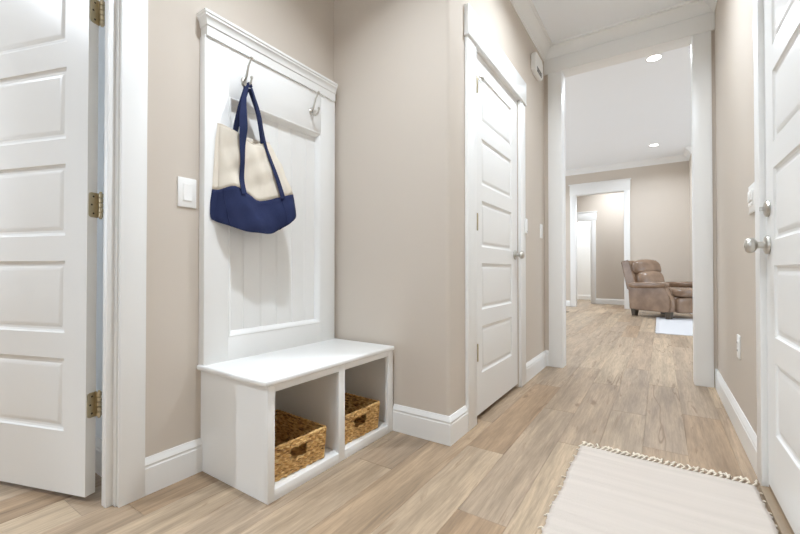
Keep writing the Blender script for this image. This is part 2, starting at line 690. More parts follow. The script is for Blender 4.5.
# hall beyond the living room, with a doorway into a bright white room
w = MB()
w.box(-4.6, -2.30, YH, YH + .1, 0, LC)
w.box(-2.30, -1.44, YH, YH + .1, 2.10, LC)
w.box(-1.44, 4.6, YH, YH + .1, 0, LC)
struct('wall_passage', w, 'wall', 'greige wall of the passage seen through the far cased opening', 'wall')
struct('wall_bright_room', MB().box(-3.4, -0.6, 12.3, 12.4, 0, LC), 'white', 'white wall of the bright room beyond the passage', 'wall')

struct('wall_back', MB().box(XL - .08, -1.1, -2.7, -2.6, 0, LC).box(-.1, XR + .11, -2.7, -2.6, 0, LC).box(-1.1, -.1, -2.7, -2.6, 2.2, LC).box(-1.1, -.1, -2.7, -2.6, 0, .3),
       'wall', 'greige wall with a tall opening added for daylight at the end of the hallway, out of sight', 'wall')  # opening added and sized to set the fill light from behind
w = MB().box(-4.1, XL - .0825, 0.655, 0.755, 0, LC)
struct('wall_side_room', w, 'ceiling', 'pale grey wall glimpsed behind the open panel door', 'wall')
w = MB()
w.box(-4.2, -4.1, -2.7, -1.3, 0, LC).box(-4.2, -4.1, 0.1, 0.755, 0, LC).box(-4.2, -4.1, -1.3, .1, 0, .65).box(-4.2, -4.1, -1.3, .1, 2.15, LC)
w.box(-4.1, XL - .08, -2.7, -2.6, 0, LC)
struct('wall_side_room_window', w, 'wall', 'greige walls of the side room, out of sight', 'wall')

struct('ceiling', MB().box(-4.2, XR + .115, -2.7, YF, HC, HC + .05), 'ceiling', 'flat white hallway ceiling', 'ceiling')
struct('ceiling_living', MB().box(-4.7, 4.7, YF, 13.0, LC + .001, LC + .06), 'ceiling', 'flat white living room ceiling with round downlights', 'ceiling')
# ------------------------------------------------------------------ mouldings
BASE = [(0, 0), (.015, 0), (.015, .096), (.0125, .1), (.0125, .106), (.014, .109), (.0105, .119), (.0055, .1275), (.004, .133), (0, .133)]
CROWN = [(0, -.100), (.008, -.100), (.010, -.088), (.016, -.084), (.022, -.068), (.038, -.046), (.060, -.028), (.070, -.022), (.072, -.012), (.084, -.010), (.088, 0), (0, 0)]


def base(name, path, label):
    return struct(name, MB().sweep(path, BASE), 'white', label, 'baseboard', angle=25)


def crown(name, path, z, label, sc=1.0):
    return struct(name, MB().sweep(path, [(a * sc, z + b * sc) for a, b in CROWN]), 'white', label, 'crown moulding', angle=25)


base('baseboard_left', [(XL, 0.887), (XL, 0.6725)], 'short white baseboard between doorway casing and bench')
base('baseboard_closet', [(XC, 1.868), (XC, YE), (-1.149, YE)], 'white baseboard wrapping the rounded corner beside the bench')
base('baseboard_corridor', [(OX0 - .113, YF), (XC, YF), (XC, 2.896)], 'white baseboard between closet casing and wide opening')
base('baseboard_right', [(XR, 2.072), (XR, YF), (OX1 + .113, YF)], 'white baseboard along the wall with the outlet')
base('baseboard_side_room', [(-1.674, .655), (-4.0, .655)], 'white baseboard glimpsed behind the open panel door')
base('baseboard_living', [(-1.735, YW), (-4.5, YW)], 'white baseboard on the living wall beside the far opening')
base('baseboard_recliner', [(0.5, 9.15), (0.5, YW), (-.515, YW)], 'white baseboard behind the leather recliner')
base('baseboard_passage', [(3.0, YH), (-1.337, YH)], 'white baseboard in the passage beyond the far opening')
base('baseboard_bright_room', [(-0.7, 12.3), (-3.3, 12.3)], 'white baseboard in the bright room beyond the passage')

# travel so that the room lies on the left-hand side
crown('trim_1', [(XR, -2.5), (XR, YF), (XC, YF), (XC, YE), (XL, YE), (XL, -2.5)], HC, 'white crown moulding around the hallway ceiling')
crown('trim_2', [(4.5, 9.15 - 0.0), (2.6, 9.15), (0.5, 9.15), (0.5, YW), (-4.5, YW)], LC, 'white crown moulding along the living room ceiling', 1.15)

# --- casing of the wide opening
t = thing('trim_3', ((OX0 + OX1) / 2, YF, 0), 'white casing and header around the wide living room opening', 'door casing', kind='structure')
for a, b in ((OX0 - .112, OX0), (OX1, OX1 + .106)):
    MB().box(a, b, YF - .017, YF, 0, OZ, .002).build('casing', 'white', t)
    MB().box(a, b, YFB, YFB + .017, 0, OZ, .002).build('casing', 'white', t)
for a, b in ((OX0 - .018, OX0 + .004), (OX1 - .004, OX1 + .018)):
    MB().box(a, b, YF - .001, YFB + .001, 0, OZ + .004, .0015).build('jamb', 'white', t)
MB().box(OX0 - .0, OX1 + .0, YF - .001, YFB + .001, OZ, OZ + .018, .0015).build('head_jamb', 'white', t)
MB().box(XC + .001, XR - .001, YF - .022, YF, OZ, HC - .095, .002).build('header', 'white', t)
MB().box(OX0 - .13, OX1 + .13, YFB, YFB + .02, OZ, OZ + .16, .002).build('header', 'white', t)


def casing_y(name, xface, sgn, y0, y1, ztop, cw, hh, label, over=.016, jd=.1, jamb_from=0.0, th=.018):
    """Craftsman casing of a doorway in a wall x = xface; sgn +1: room on the +x side."""
    t = thing(name, (xface, (y0 + y1) / 2, 0), label, 'door casing', kind='structure')

    def bx(n, a, b, ya, yb, za, zb, bev=.002):
        MB().box(xface + sgn * a, xface + sgn * b, ya, yb, za, zb, bev).build(n, 'white', t)
    bx('casing', 0, th, y0 - cw, y0, 0, ztop)
    bx('casing', 0, th, y1, y1 + cw, 0, ztop)
    bx('header', 0, th + .007, y0 - cw - .006, y1 + cw + .006, ztop + .010, ztop + hh + .016)
    bx('header_bead', 0, th + .012, y0 - cw - .011, y1 + cw + .011, ztop - .002, ztop + .011, .005)
    bx('jamb', -jd, .001, y0 - .017, y0 + .005, 0, ztop, .001)
    bx('jamb', -jd, .001, y1 - .005, y1 + .017, 0, ztop, .001)
    bx('head_jamb', -jd, .001, y0, y1, ztop - .005, ztop + .014, .001)
    return t


# left doorway (open door): clear opening Y -0.268 .. 0.581
t1 = casing_y('trim_4', XL, 1, -0.270, 0.590, 2.05, .083, .13, 'white casing around the doorway with the open panel door', jd=.083)
for a, b in ((-0.266, -0.255), (0.563, 0.586)):
    MB().box(XL - .052, XL - .018, a, b, 0, 2.046, .002).build('door_stop', 'white', t1)
# closet doorway
casing_y('trim_5', XC, 1, 1.968, 2.768, 2.035, .115, .145, 'white casing with flat header around the closed closet door')
# entry doorway
t3 = casing_y('trim_6', XR, -1, 1.075, 1.985, 2.055, .084, .14, 'white casing around the entry door', jd=.11)
MB().box(XR + .045, XR + .07, 1.962, 1.982, 0.02, 2.05, .002).build('weatherstrip', 'gasket', t3)

# far opening in the living room wall
t = thing('trim_7', (-1.125, YW, 0), 'white casing with tall header around the far opening beside the recliner', 'door casing', kind='structure')
for a, b in ((-1.727, -1.607), (-0.643, -0.53)):
    MB().box(a, b, YW - .02, YW, 0, 2.56, .003).build('casing', 'white', t)
for a, b in ((-1.627, -1.605), (-0.645, -0.623)):
    MB().box(a, b, YW - .001, YW + .116, 0, 2.562, .002).build('jamb', 'white', t)
MB().box(-1.607, -.643, YW - .001, YW + .116, 2.556, 2.577, .002).build('head_jamb', 'white', t)
MB().box(-1.735, -.522, YW - .026, YW, 2.56, 2.79, .003).build('header', 'white', t)
MB().box(-1.755, -.502, YW - .04, YW, 2.79, 2.815, .004).build('header_cap', 'white', t)
# doorway of the passage
t = thing('trim_8', (-1.85, YH, 0), 'white casing around the bright doorway in the passage', 'door casing', kind='structure')
for a, b in ((-2.42, -2.30), (-1.44, -1.337)):
    MB().box(a, b, YH - .02, YH, 0, 2.095, .003).build('casing', 'white', t)
MB().box(-2.44, -1.318, YH - .024, YH, 2.095, 2.30, .003).build('header', 'white', t)
MB().box(-2.46, -1.300, YH - .034, YH, 2.30, 2.325, .003).build('header_cap', 'white', t)
for a, b in ((-2.302, -2.28), (-1.46, -1.438)):
    MB().box(a, b, YH - .001, YH + .101, 0, 2.098, .002).build('jamb', 'white', t)

# ------------------------------------------------------------------ doors


def panel_mesh(pw, ph, th):
    """Raised door panel with moulded edge on both faces, lower left corner at the origin."""
    m = MB()
    loops = [(0, 0), (.004, .0055), (.011, .0085), (.020, .0085), (.032, .0030), (.036, .0026)]
    for side in (0, 1):
        rings = []
        for i, d in loops:
            y = d if side == 0 else th - d
            rings.append([m.bm.verts.new(p) for p in ((i, y, i), (pw - i, y, i), (pw - i, y, ph - i), (i, y, ph - i))])
        for a, b in zip(rings, rings[1:]):
            for k in range(4):
                m.bm.faces.new((a[k], a[(k + 1) % 4], b[(k + 1) % 4], b[k]))
        m.bm.faces.new(rings[-1])
    bmesh.ops.recalc_face_normals(m.bm, faces=m.bm.faces)
    return m


def make_door(name, label, wdt, px0, px1, loc, rot, zs=None, th=.035, htot=2.018):
    d = thing(name, loc, label, 'door', rotz=rot, kind='structure')
    zs = zs or [(0.222 + .354 * k, 0.222 + .354 * k + .262) for k in range(5)]
    m = MB()
    m.box(0, px0, 0, th, 0, htot)
    m.box(px1, wdt, 0, th, 0, htot)
    prev = 0
    for a, b in zs:
        m.box(px0, px1, 0, th, prev, a)
        prev = b
    m.box(px0, px1, 0, th, prev, htot)
    m.build('slab', 'door', d)
    pm = None
    for a, b in zs:
        if pm is None:
            o = panel_mesh(px1 - px0, b - a, th).build('panel', 'door', d, 20)
            pm = o.data
        else:
            o = add('panel', pm, None, d)
        o.location = (px0, 0, a)
    return d


def hinge(parent, z, leaf_y, leaf_x=-.0022, knuckle=(-.006, -.008), closed=False):
    """Butt hinge: leaf on the hinge edge of the slab, five knuckles and a pin."""
    h = .089
    m = MB()
    pts = [(leaf_y[0], z), (leaf_y[1] - .008, z), (leaf_y[1] - .002, z + .003), (leaf_y[1], z + .009), (leaf_y[1], z + h - .009), (leaf_y[1] - .002, z + h - .003), (leaf_y[1] - .008, z + h), (leaf_y[0], z + h)]
    m.prism(pts, 'x', leaf_x, .001)
    m.prism([(leaf_x, leaf_y[0]), (.0, leaf_y[0] + .003), (knuckle[0] + .004, knuckle[1] + .004), (knuckle[0], knuckle[1])], 'z', z + .001, z + h - .001)
    o = m.build('hinge', 'brass', parent)
    k = MB()
    for i in range(5):
        a = z + i * h / 5
        k.lathe([(.0, a), (.0066, a + .0008), (.0080, a + .002), (.0080, a + h / 5 - .002), (.0066, a + h / 5 - .0008), (0, a + h / 5)], (knuckle[0], knuckle[1], 0), (0, 0, 1), 12)
    k.lathe([(0, z - .006), (.004, z - .005), (.005, z), (.005, z + h), (.004, z + h + .005), (0, z + h + .006)], (knuckle[0], knuckle[1], 0), (0, 0, 1), 10)
    k.build('hinge_pin', 'brass', o)
    s = MB()
    for zz in (.014, .045, .075):
        s.lathe([(0.0035, 0), (.003, .0009), (0, .0012)], (leaf_x, leaf_y[0] + .016 + (.006 if zz == .045 else 0), z + zz), (-1, 0, 0), 10)
    s.build('screw', 'slot', o)
    return o


def knob(parent, x, z, y=0.0, name='door_knob', sc=1.0, egg=False):
    m = MB()
    pr = [(0, 0), (.032, 0), (.0335, .003), (.032, .009), (.026, .012), (.018, .0135)]
    m.lathe([(r * sc, h * sc) for r, h in pr], (x, y, z), (0, -1, 0), 24)
    o = m.build('rosette', 'nickel', parent, 30)
    k = MB()
    pr = [(0.0125, .012), (.0115, .022), (.012, .030), (.018, .034), (.0245, .039), (.0275, .046), (.0275, .052), (.025, .059), (.020, .063), (.008, .065), (.007, .067), (0, .0675)]
    k.lathe([(r * sc, h * sc) for r, h in pr], (x, y, z), (0, -1, 0), 24)
    k.build('knob', 'nickel', o, 30)
    return o


# open door on the left: the face turned to the hallway is local +y
ang1 = math.atan2(-.322, -.947)
d1 = make_door('door_1', 'white five-panel door standing open beside the doorway casing', .80, .105, .695, (-1.708, .570, .019), ang1)
for z in (.275, .995, 1.70):
    hinge(d1, z, (-.001, .031), knuckle=(-.015, -.001))
# closet door, closed
d2 = make_door('door_2', 'closed white five-panel closet door with round nickel knob', .766, .105, .640, (XC - .004, 1.986, .026), R(90))
for z, extra in ((.305, 0), (1.018, 0), (1.772, 1)):
    k = MB()
    h = .089
    k.lathe([(0, z - .004), (.0045, z - .003), (.006, z), (.006, z + h), (.0045, z + h + .003), (0, z + h + .004)], (.016, -.010, 0), (0, 0, 1), 10)
    ho = k.build('hinge', 'brass', d2)
    if extra:
        s = MB()
        s.tube([(.016, -.010, z + .080), (.022, -.022, z + .070), (.030, -.030, z + .052)], .0045, 8)
        s.tube([(.016, -.010, z + .086), (.034, -.026, z + .088), (.062, -.030, z + .088)], .0042, 8)
        s.lathe([(0, 0), (.008, .001), (.009, .008), (.007, .014), (0, .015)], (.060, -.032, z + .088), (.1, 1, 0), 12)
        s.build('hinge_pin_stop', 'nickel', ho)
knob(d2, .706, .905)
# entry door, closed
SX3 = XR + .0005
d3 = make_door('door_3', 'closed white five-panel entry door with knob and deadbolt', .91, .112, .80, (SX3, 1.978, .028), R(-90), th=.044, htot=2.022, zs=[(.216 + .343 * k, .216 + .343 * k + .253) for k in range(5)])
knob(d3, .040, .888, sc=1.05)
m = MB()
m.lathe([(0, 0), (.030, 0), (.0315, .003), (.029, .009), (.020, .012), (0, .0125)], (.040, 0, 1.021), (0, -1, 0), 24)
o = m.build('deadbolt', 'nickel', d3, 30)
MB().box(.0385, .0415, -.026, -.011, 1.013, 1.029, .0012).box(.035, .045, -.015, -.011, 1.014, 1.028, .0015).build('thumb_turn', 'nickel', o)
sill = MB().prism([(.304, 0.0), (.3335, 0.0), (.3335, .014), (.330, .015), (.308, .012)], 'y', 1.08, 1.98).build('door_sill', 'threshold')
tag(sill, 'wooden threshold strip at the foot of the entry door', 'threshold', kind='structure')
MB().box(XR + .001, XR + .112, 1.08, 1.98, 0, .024).build('sill_plate', 'threshold', sill)

# ------------------------------------------------------------------ wall fittings


def switch_plate(name, xface, sgn, yc, zc, label, cat, wdt=.074, hgt=.118, outlet=False, group=None):
    t = thing(name, (xface, yc, zc - hgt / 2), label, cat, group=group)

    def bx(n, a, b, ya, yb, za, zb, bev, mat='plastic', par=t):
        return MB().box(xface + sgn * a, xface + sgn * b, ya, yb, za, zb, bev).build(n, mat, par)
    bx('plate', 0, .006, yc - wdt / 2, yc + wdt / 2, zc - hgt / 2, zc + hgt / 2, .0025)
    if outlet:
        for dz in (-.020, .020):
            o = bx('receptacle', .004, .0085, yc - .017, yc + .017, zc + dz - .014, zc + dz + .014, .004)
            for dy in (-.006, .006):
                bx('slot', .0080, .0092, yc + dy - .001, yc + dy + .001, zc + dz - .004, zc + dz + .006, 0, 'slot', o)
    else:
        n = max(1, int(round(wdt / .06)) - 0) if wdt > .1 else 1
        for i in range(n):
            c = yc + (i - (n - 1) / 2) * .046
            bx('bezel', .005, .0072, c - .0185, c + .0185, zc - .0355, zc + .0355, .0008)
            m = MB()
            x0, x1, x2 = xface + sgn * .006, xface + sgn * .0105, xface + sgn * .0075
            m.prism([(x0, zc - .032), (x1, zc - .032), (x2, zc + .001), (x2 + sgn * .0008, zc + .032), (x0, zc + .032)], 'y', c - .0155, c + .0155)
            m.build('rocker', 'plastic', t, 20)
    return t


switch_plate('light_switch', XL, 1, .826, 1.134, 'white rocker light switch beside the hall tree', 'light switch')
switch_plate('light_switch', XC, 1, 3.395, 1.155, 'white rocker light switch between closet casing and wide opening', 'light switch')
switch_plate('wall_outlet', XR, -1, 2.60, .437, 'white wall outlet low on the greige wall above baseboard', 'outlet', outlet=True)

# switch on the right wall by the entry door
t = thing('dimmer_switch', (XR, 2.235, 1.07), 'white double light switch beside the entry door casing', 'light switch')
MB().box(XR - .006, XR, 2.150, 2.282, 1.068, 1.190, .002).build('plate', 'plastic', t)
for c in (2.193, 2.245):
    MB().box(XR - .012, XR - .005, c - .017, c + .017, 1.118, 1.164, .002).build('rocker', 'plastic', t)
    MB().box(XR - .010, XR - .005, c - .017, c + .017, 1.098, 1.113, .002).build('slider', 'plastic', t)

# alarm sounder high on the corridor wall
t = thing('alarm_sounder', (XC, 3.22, 2.40), 'white wedge-shaped alarm sounder high on wall near the crown moulding', 'alarm')
m = MB()
m.prism([(3.10, 2.405), (3.14, 2.385), (3.30, 2.385), (3.34, 2.405), (3.34, 2.525), (3.30, 2.55), (3.14, 2.55), (3.10, 2.525)], 'x', XC, XC + .036)
bmesh.ops.bevel(m.bm, geom=list(m.bm.edges), offset=.006, segments=2, affect='EDGES')
m.build('housing', 'plastic', t)
m = MB()
for i in range(5):
    z = 2.398 + i * .009
    m.box(XC + .035, XC + .0375, 3.15, 3.29, z, z + .0035)
m.build('grille', 'slot', t)

# contact sensor on the closet casing
t = thing('door_sensor', (XC + .018, 2.868, 1.09), 'small white contact sensor on the closet casing beside the knob', 'sensor')
MB().box(XC + .0165, XC + .034, 2.850, 2.884, 1.092, 1.20, .006, 3).build('housing', 'plastic', t)
MB().lathe([(.0035, 0), (.003, .001), (0, .0013)], (XC + .034, 2.867, 1.105), (1, 0, 0), 10).build('led', 'slot', t)

# living room: switch on the far wall and floor register
o = thing('light_switch', (-1.86, YW, .95), 'small white switch plate on the living wall beside the far opening', 'light switch')
MB().box(-1.90, -1.82, YW - .006, YW, .95, 1.07, .002).build('plate', 'plastic', o)
MB().box(-1.876, -1.844, YW - .010, YW - .005, .975, 1.045, .002).build('rocker', 'plastic', o)
t = thing('floor_register', (-1.62, 8.35, 0), 'dark metal floor register at the edge of the living room', 'vent')
MB().box(-1.74, -1.52, 8.28, 8.42, .0005, .004, .001).build('frame', 'vent', t)
m = MB()
for i in range(9):
    m.box(-1.725 + i * .0215, -1.715 + i * .0215, 8.295, 8.405, .004, .006)
m.build('louvre', 'vent', t)

# ------------------------------------------------------------------ recessed lights


def downlight(x, y, z, power, label, r=.062, col=(.82, .905, 1.0), spread=150):
    t = thing('recessed_light', (x, y, z), label, 'ceiling light', group='round recessed ceiling lights')
    m = MB()
    m.lathe([(r, -.0005), (r + .004, -.006), (r + .018, -.004), (r + .020, -.0), (r, 0)], (x, y, z), (0, 0, 1), 32)
    m.build('trim_ring', 'white', t)
    MB().lathe([(0, -.004), (r, -.004), (r, -.0006), (0, -.0005)], (x, y, z), (0, 0, 1), 32).build('lens', 'lamp', t)
    d = bpy.data.lights.new('downlight_lamp', 'AREA')
    d.shape = 'DISK'
    d.size = 2 * r * .62
    d.energy = power
    d.color = col
    d.spread = R(spread)
    lo = bpy.data.objects.new('downlight_lamp', d)
    COL.objects.link(lo)
    lo.parent = t
    lo.location = (0, 0, -.0055)
    return t


downlight(-.80, .90, HC, 18.0, 'round white recessed light over the hall tree bench, out of sight', spread=122)
downlight(-.20, 2.25, HC, 21.5, 'round white recessed light over the corridor between the doors, out of sight')
downlight(-.45, -1.1, HC, CAN_HALL, 'round white recessed light added near the open end of the hallway, out of sight')  # unseen lamp added to light the hallway from behind
downlight(-2.7, -.9, HC, 40.0, 'round white recessed light added in the side room to brighten the open panel door, out of sight')  # added lamp, there only to brighten the face of the open door
downlight(-.041, 5.07, LC - .0, CAN_LIVING, 'bright round recessed light close to the header of the wide opening')
downlight(-.079, 8.589, LC - .0, CAN_LIVING, 'bright round recessed light above the leather recliner')
for x in (-2.6, 2.6):  # unseen cans kept for the light they add to the living room
    for y in (4.8, 8.5):
        downlight(x, y, LC, CAN_LIVING, 'recessed light at the %s end of the living room by the %s openings, unseen' % ('hallway' if y < 6 else 'passage', 'recliner-side' if x > 0 else 'opposite'))
downlight(-.85, 10.15, LC, 34, 'round recessed light over the passage beyond the far opening, out of sight')
downlight(-1.75, 11.6, LC, 38, 'round recessed light in the bright room beyond the passage, out of sight')

# ------------------------------------------------------------------ hall tree (bench, panelled back, hooks)
BX, BY0, BY1 = -1.147, 0.886, YE - .0155
FX = XL + .040                      # front of the panelled back
ht = thing('hall_tree', ((XL + BX) / 2, (BY0 + BY1) / 2, 0), 'white built-in hall tree bench with panelled back, crown and two open cubbies', 'hall tree')
PY0, PY1, PZ0, PZ1 = 0.984, 1.532, .536, 1.572     # recessed panel
ZT = 1.788
TY0, TY1 = .876, 1.640              # the panelled back along Y
for a, b in ((TY0, PY0), (PY1, TY1)):
    MB().box(XL + .0005, FX, a, b, .432, ZT, .0015).build('back_stile', 'white', ht)
MB().box(XL + .0005, FX, PY0, PY1, PZ1, ZT, .001).build('back_rail', 'white', ht)
MB().box(XL + .0005, FX, PY0, PY1, .432, PZ0, .001).build('back_rail', 'white', ht)
# panel mould: sloped strips inside the frame
MO = [(0, -.006), (.0, .0225), (.004, .0240), (.010, .0215), (.016, .013), (.021, .006), (.024, -.006)]
xb = FX - .022


def strip(y0, z0, y1, z1, ny, nz):
    m = MB()
    A, B = [], []
    ln = math.hypot(y1 - y0, z1 - z0)
    ty, tz = (y1 - y0) / ln, (z1 - z0) / ln
    for o, h in MO:
        A.append(m.bm.verts.new((xb + h, y0 + ny * o + ty * o, z0 + nz * o + tz * o)))
        B.append(m.bm.verts.new((xb + h, y1 + ny * o - ty * o, z1 + nz * o - tz * o)))
    n = len(MO)
    for i in range(n):
        m.bm.faces.new((A[i], B[i], B[(i + 1) % n], A[(i + 1) % n]))
    m.bm.faces.new(A)
    m.bm.faces.new(B[::-1])
    m.build('panel_mould', 'white', ht, 40)


strip(PY0, PZ0, PY1, PZ0, 0, 1)
strip(PY0, PZ1, PY1, PZ1, 0, -1)
strip(PY0, PZ0, PY0, PZ1, 1, 0)
strip(PY1, PZ0, PY1, PZ1, -1, 0)
bw = (PY1 - PY0) / 6.0
bead = None
for i in range(6):
    m = MB()
    t_ = .014
    c = .0022
    g = .011
    pts = [(XL + .001, .0002), (XL + t_ - c, .0002), (XL + t_, .0002 + c), (XL + t_, bw - g), (XL + t_ - c, bw - g + .0025), (XL + t_ - .0006, bw - g + .0055), (XL + t_ - .0006, bw - .005), (XL + t_ - c, bw - .0002), (XL + .001, bw - .0002)]
    m.prism([(x, y) for x, y in pts], 'z', PZ0 - .004, PZ1 + .004)
    if bead is None:
        o = m.build('beadboard', 'white', ht, 25)
        bead = o.data
    else:
        m.bm.free()
        o = add('beadboard', bead, None, ht)
    o.location = (0, PY0 + i * bw, 0)
# crown of the hall tree: frieze, cove and cap returning on the exposed end
cr = [(0, ZT - .003), (.012, ZT - .003), (.012, ZT + .036), (.016, ZT + .040), (.017, ZT + .050), (.022, ZT + .064), (.027, ZT + .070), (.027, ZT + .076), (.031, ZT + .081), (.031, ZT + .091), (0, ZT + .091)]
CY = TY0 + .016
MB().sweep([(FX - .004, TY1 - .004), (FX - .004, CY), (XL + .0005, CY)][::-1], [(-a, b) for a, b in cr]).build('crown', 'white', ht, 30)
MB().box(XL + .0006, FX - .0035, CY + .0005, TY1 - .0045, ZT + .0005, ZT + .0905).build('crown_core', 'white', ht)
# bench
ZS = .436
m = MB()
m.box(XL + .0005, BX + .012, BY0 - .019, BY1, ZS - .021, ZS, .007, 3)
m.build('seat', 'white', ht, 40)
ZB = ZS - .021
MB().box(XL + .0005, BX - .019, BY0 + .0015, BY0 + .019, 0, ZB).build('side_panel', 'white', ht)
MB().box(XL + .0005, BX - .019, BY1 - .019, BY1, 0, ZB).build('side_panel', 'white', ht)
MB().box(XL + .0008, XL + .008, BY0 + .019, BY1 - .019, .04, ZB).build('back_panel', 'white', ht)
S1, DV0, DV1, S2 = BY0 + .030, 1.250, 1.288, 1.612
for a, b in ((BY0, S1), (DV0, DV1), (S2, BY1)):
    MB().box(BX - .019, BX, a, b, 0, ZB, .0015).build('stile', 'white', ht)
for a, b in ((S1, DV0), (DV1, S2)):
    MB().box(BX - .019, BX - .0002, a, b, ZB - .026, ZB).build('rail', 'white', ht)
    MB().box(BX - .019, BX - .0002, a, b, 0, .040, .001).build('rail', 'white', ht)
MB().box(XL + .008, BX - .019, BY0 + .019, BY1 - .019, .022, .040).build('cubby_floor', 'white', ht)
MB().box(XL + .008, BX - .019, DV0 + .010, DV1 - .010, .040, ZB).build('divider', 'white', ht)


def coat_hook(y, z):
    m = MB()
    # oval base plate
    r = bmesh.ops.create_uvsphere(m.bm, u_segments=16, v_segments=10, radius=1.0)
    for v in r['verts']:
        v.co = Vector((v.co.x * .009, v.co.y * .014, v.co.z * .021))
    bmesh.ops.translate(m.bm, vec=(FX + .001, y, z), verts=r['verts'])
    o = m.build('coat_hook', 'nickel', ht, 60)
    k = MB()
    k.tube([(FX + .004, y, z + .004), (FX + .016, y, z + .012), (FX + .026, y, z + .034), (FX + .034, y, z + .060), (FX + .048, y, z + .080), (FX + .056, y, z + .088)], [.0065, .006, .005, .0045, .0042, .004], 10)
    k.lathe([(0, -.006), (.0045, -.005), (.0068, -.001), (.0068, .003), (.0045, .007), (0, .008)], (FX + .057, y, z + .089), (.6, 0, .8), 12)
    k.build('upper_arm', 'nickel', o, 60)
    k = MB()
    k.tube([(FX + .004, y, z - .004), (FX + .018, y, z - .020), (FX + .036, y, z - .026), (FX + .052, y, z - .016), (FX + .058, y, z + .000)], [.0065, .006, .005, .0045, .004], 10)
    k.lathe([(0, -.006), (.0045, -.005), (.0066, -.001), (.0066, .003), (.0045, .007), (0, .008)], (FX + .058, y, z + .003), (.1, 0, 1), 12)
    k.build('lower_arm', 'nickel', o, 60)
    return o


coat_hook(1.053, 1.662)
coat_hook(1.457, 1.667)

# ------------------------------------------------------------------ tote bag on the first hook
bag = thing('tote_bag', (-1.50, 1.10, .99), 'cream canvas tote bag with navy base and straps hanging from coat hook', 'bag')
XB = FX + .004
# rings run: back left, left, front left, front ... front right, right, back right, back middle(s)
rings_bag = [
    [(XB, 0.911, 1.039), (-1.530, 0.921, 1.024), (-1.492, 0.954, 1.010), (-1.470, 1.013, 0.990), (-1.456, 1.070, 0.986), (-1.444, 1.128, 0.986), (-1.446, 1.177, 1.008), (-1.424, 1.230, 1.047), (XB + 0.080, 1.274, 1.073), (XB + 0.034, 1.206, 1.040), (XB, 1.036, 1.025)],
    [(XB, 0.908, 1.055), (-1.534, 0.915, 1.045), (-1.498, 0.943, 1.030), (-1.470, 1.008, 1.025), (-1.454, 1.070, 1.021), (-1.443, 1.137, 1.021), (-1.430, 1.198, 1.040), (-1.412, 1.238, 1.070), (XB + 0.080, 1.276, 1.089), (XB + 0.034, 1.206, 1.070), (XB, 1.036, 1.055)],
    [(XB, 0.910, 1.109), (-1.542, 0.918, 1.104), (-1.513, 0.937, 1.099), (-1.482, 0.992, 1.104), (-1.468, 1.057, 1.089), (-1.458, 1.126, 1.079), (-1.442, 1.198, 1.104), (-1.427, 1.237, 1.129), (XB + 0.076, 1.273, 1.138), (XB + 0.034, 1.206, 1.124), (XB, 1.036, 1.114)],
    [(XB, 0.916, 1.158), (-1.545, 0.926, 1.159), (-1.525, 0.936, 1.161), (-1.498, 0.983, 1.180), (-1.484, 1.045, 1.155), (-1.476, 1.092, 1.130), (-1.459, 1.197, 1.164), (-1.441, 1.236, 1.178), (XB + 0.070, 1.267, 1.187), (XB + 0.031, 1.206, 1.173), (XB, 1.036, 1.163)],
    [(XB, 0.920, 1.217), (-1.544, 0.927, 1.222), (-1.526, 0.939, 1.227), (-1.500, 0.990, 1.237), (-1.487, 1.049, 1.224), (-1.480, 1.099, 1.207), (-1.469, 1.189, 1.232), (-1.459, 1.217, 1.246), (XB + 0.056, 1.240, 1.253), (XB + 0.024, 1.186, 1.232), (XB, 1.036, 1.222)],
    [(XB, 0.924, 1.284), (-1.542, 0.928, 1.289), (-1.524, 0.942, 1.293), (-1.497, 0.993, 1.296), (-1.483, 1.049, 1.289), (-1.480, 1.096, 1.281), (-1.481, 1.173, 1.302), (-1.487, 1.204, 1.318), (XB + 0.037, 1.220, 1.325), (XB + 0.015, 1.166, 1.300), (XB, 1.036, 1.291)],
    [(XB, 0.928, 1.359), (-1.536, 0.931, 1.361), (-1.520, 0.943, 1.363), (-1.500, 0.992, 1.357), (-1.485, 1.045, 1.342), (-1.484, 1.088, 1.338), (-1.494, 1.147, 1.357), (-1.509, 1.182, 1.379), (XB + 0.018, 1.196, 1.384), (XB + 0.007, 1.146, 1.369), (XB, 1.036, 1.359)],
    [(XB, 0.936, 1.436), (-1.532, 0.936, 1.436), (-1.520, 0.948, 1.432), (-1.502, 0.991, 1.412), (-1.488, 1.041, 1.385), (-1.488, 1.084, 1.381), (-1.502, 1.136, 1.399), (-1.527, 1.170, 1.420), (XB, 1.186, 1.426), (XB, 1.126, 1.418), (XB, 1.036, 1.418)],
]


def catmull(a, b, c, d, t):
    return 0.5 * ((2 * b) + (c - a) * t + (2 * a - 5 * b + 4 * c - d) * t * t + (3 * b - a - 3 * c + d) * t ** 3)


def dense_ring(r, k=4):
    v = [Vector(p) for p in r]
    n = len(v)
    out = []
    for i in range(n):
        for j in range(k):
            q = catmull(v[i - 1], v[i], v[(i + 1) % n], v[(i + 2) % n], j / k)
            q.x = max(q.x, FX + .002)
            out.append(q)
    return out


dr = [dense_ring(r) for r in rings_bag]


def loft(rows, sub=4):
    out = []
    for i in range(len(rows) - 1):
        for j in range(sub):
            out.append([catmull(rows[max(i - 1, 0)][k], rows[i][k], rows[i + 1][k], rows[min(i + 2, len(rows) - 1)][k], j / sub) for k in range(len(rows[0]))])
    out.append(rows[-1])
    return out


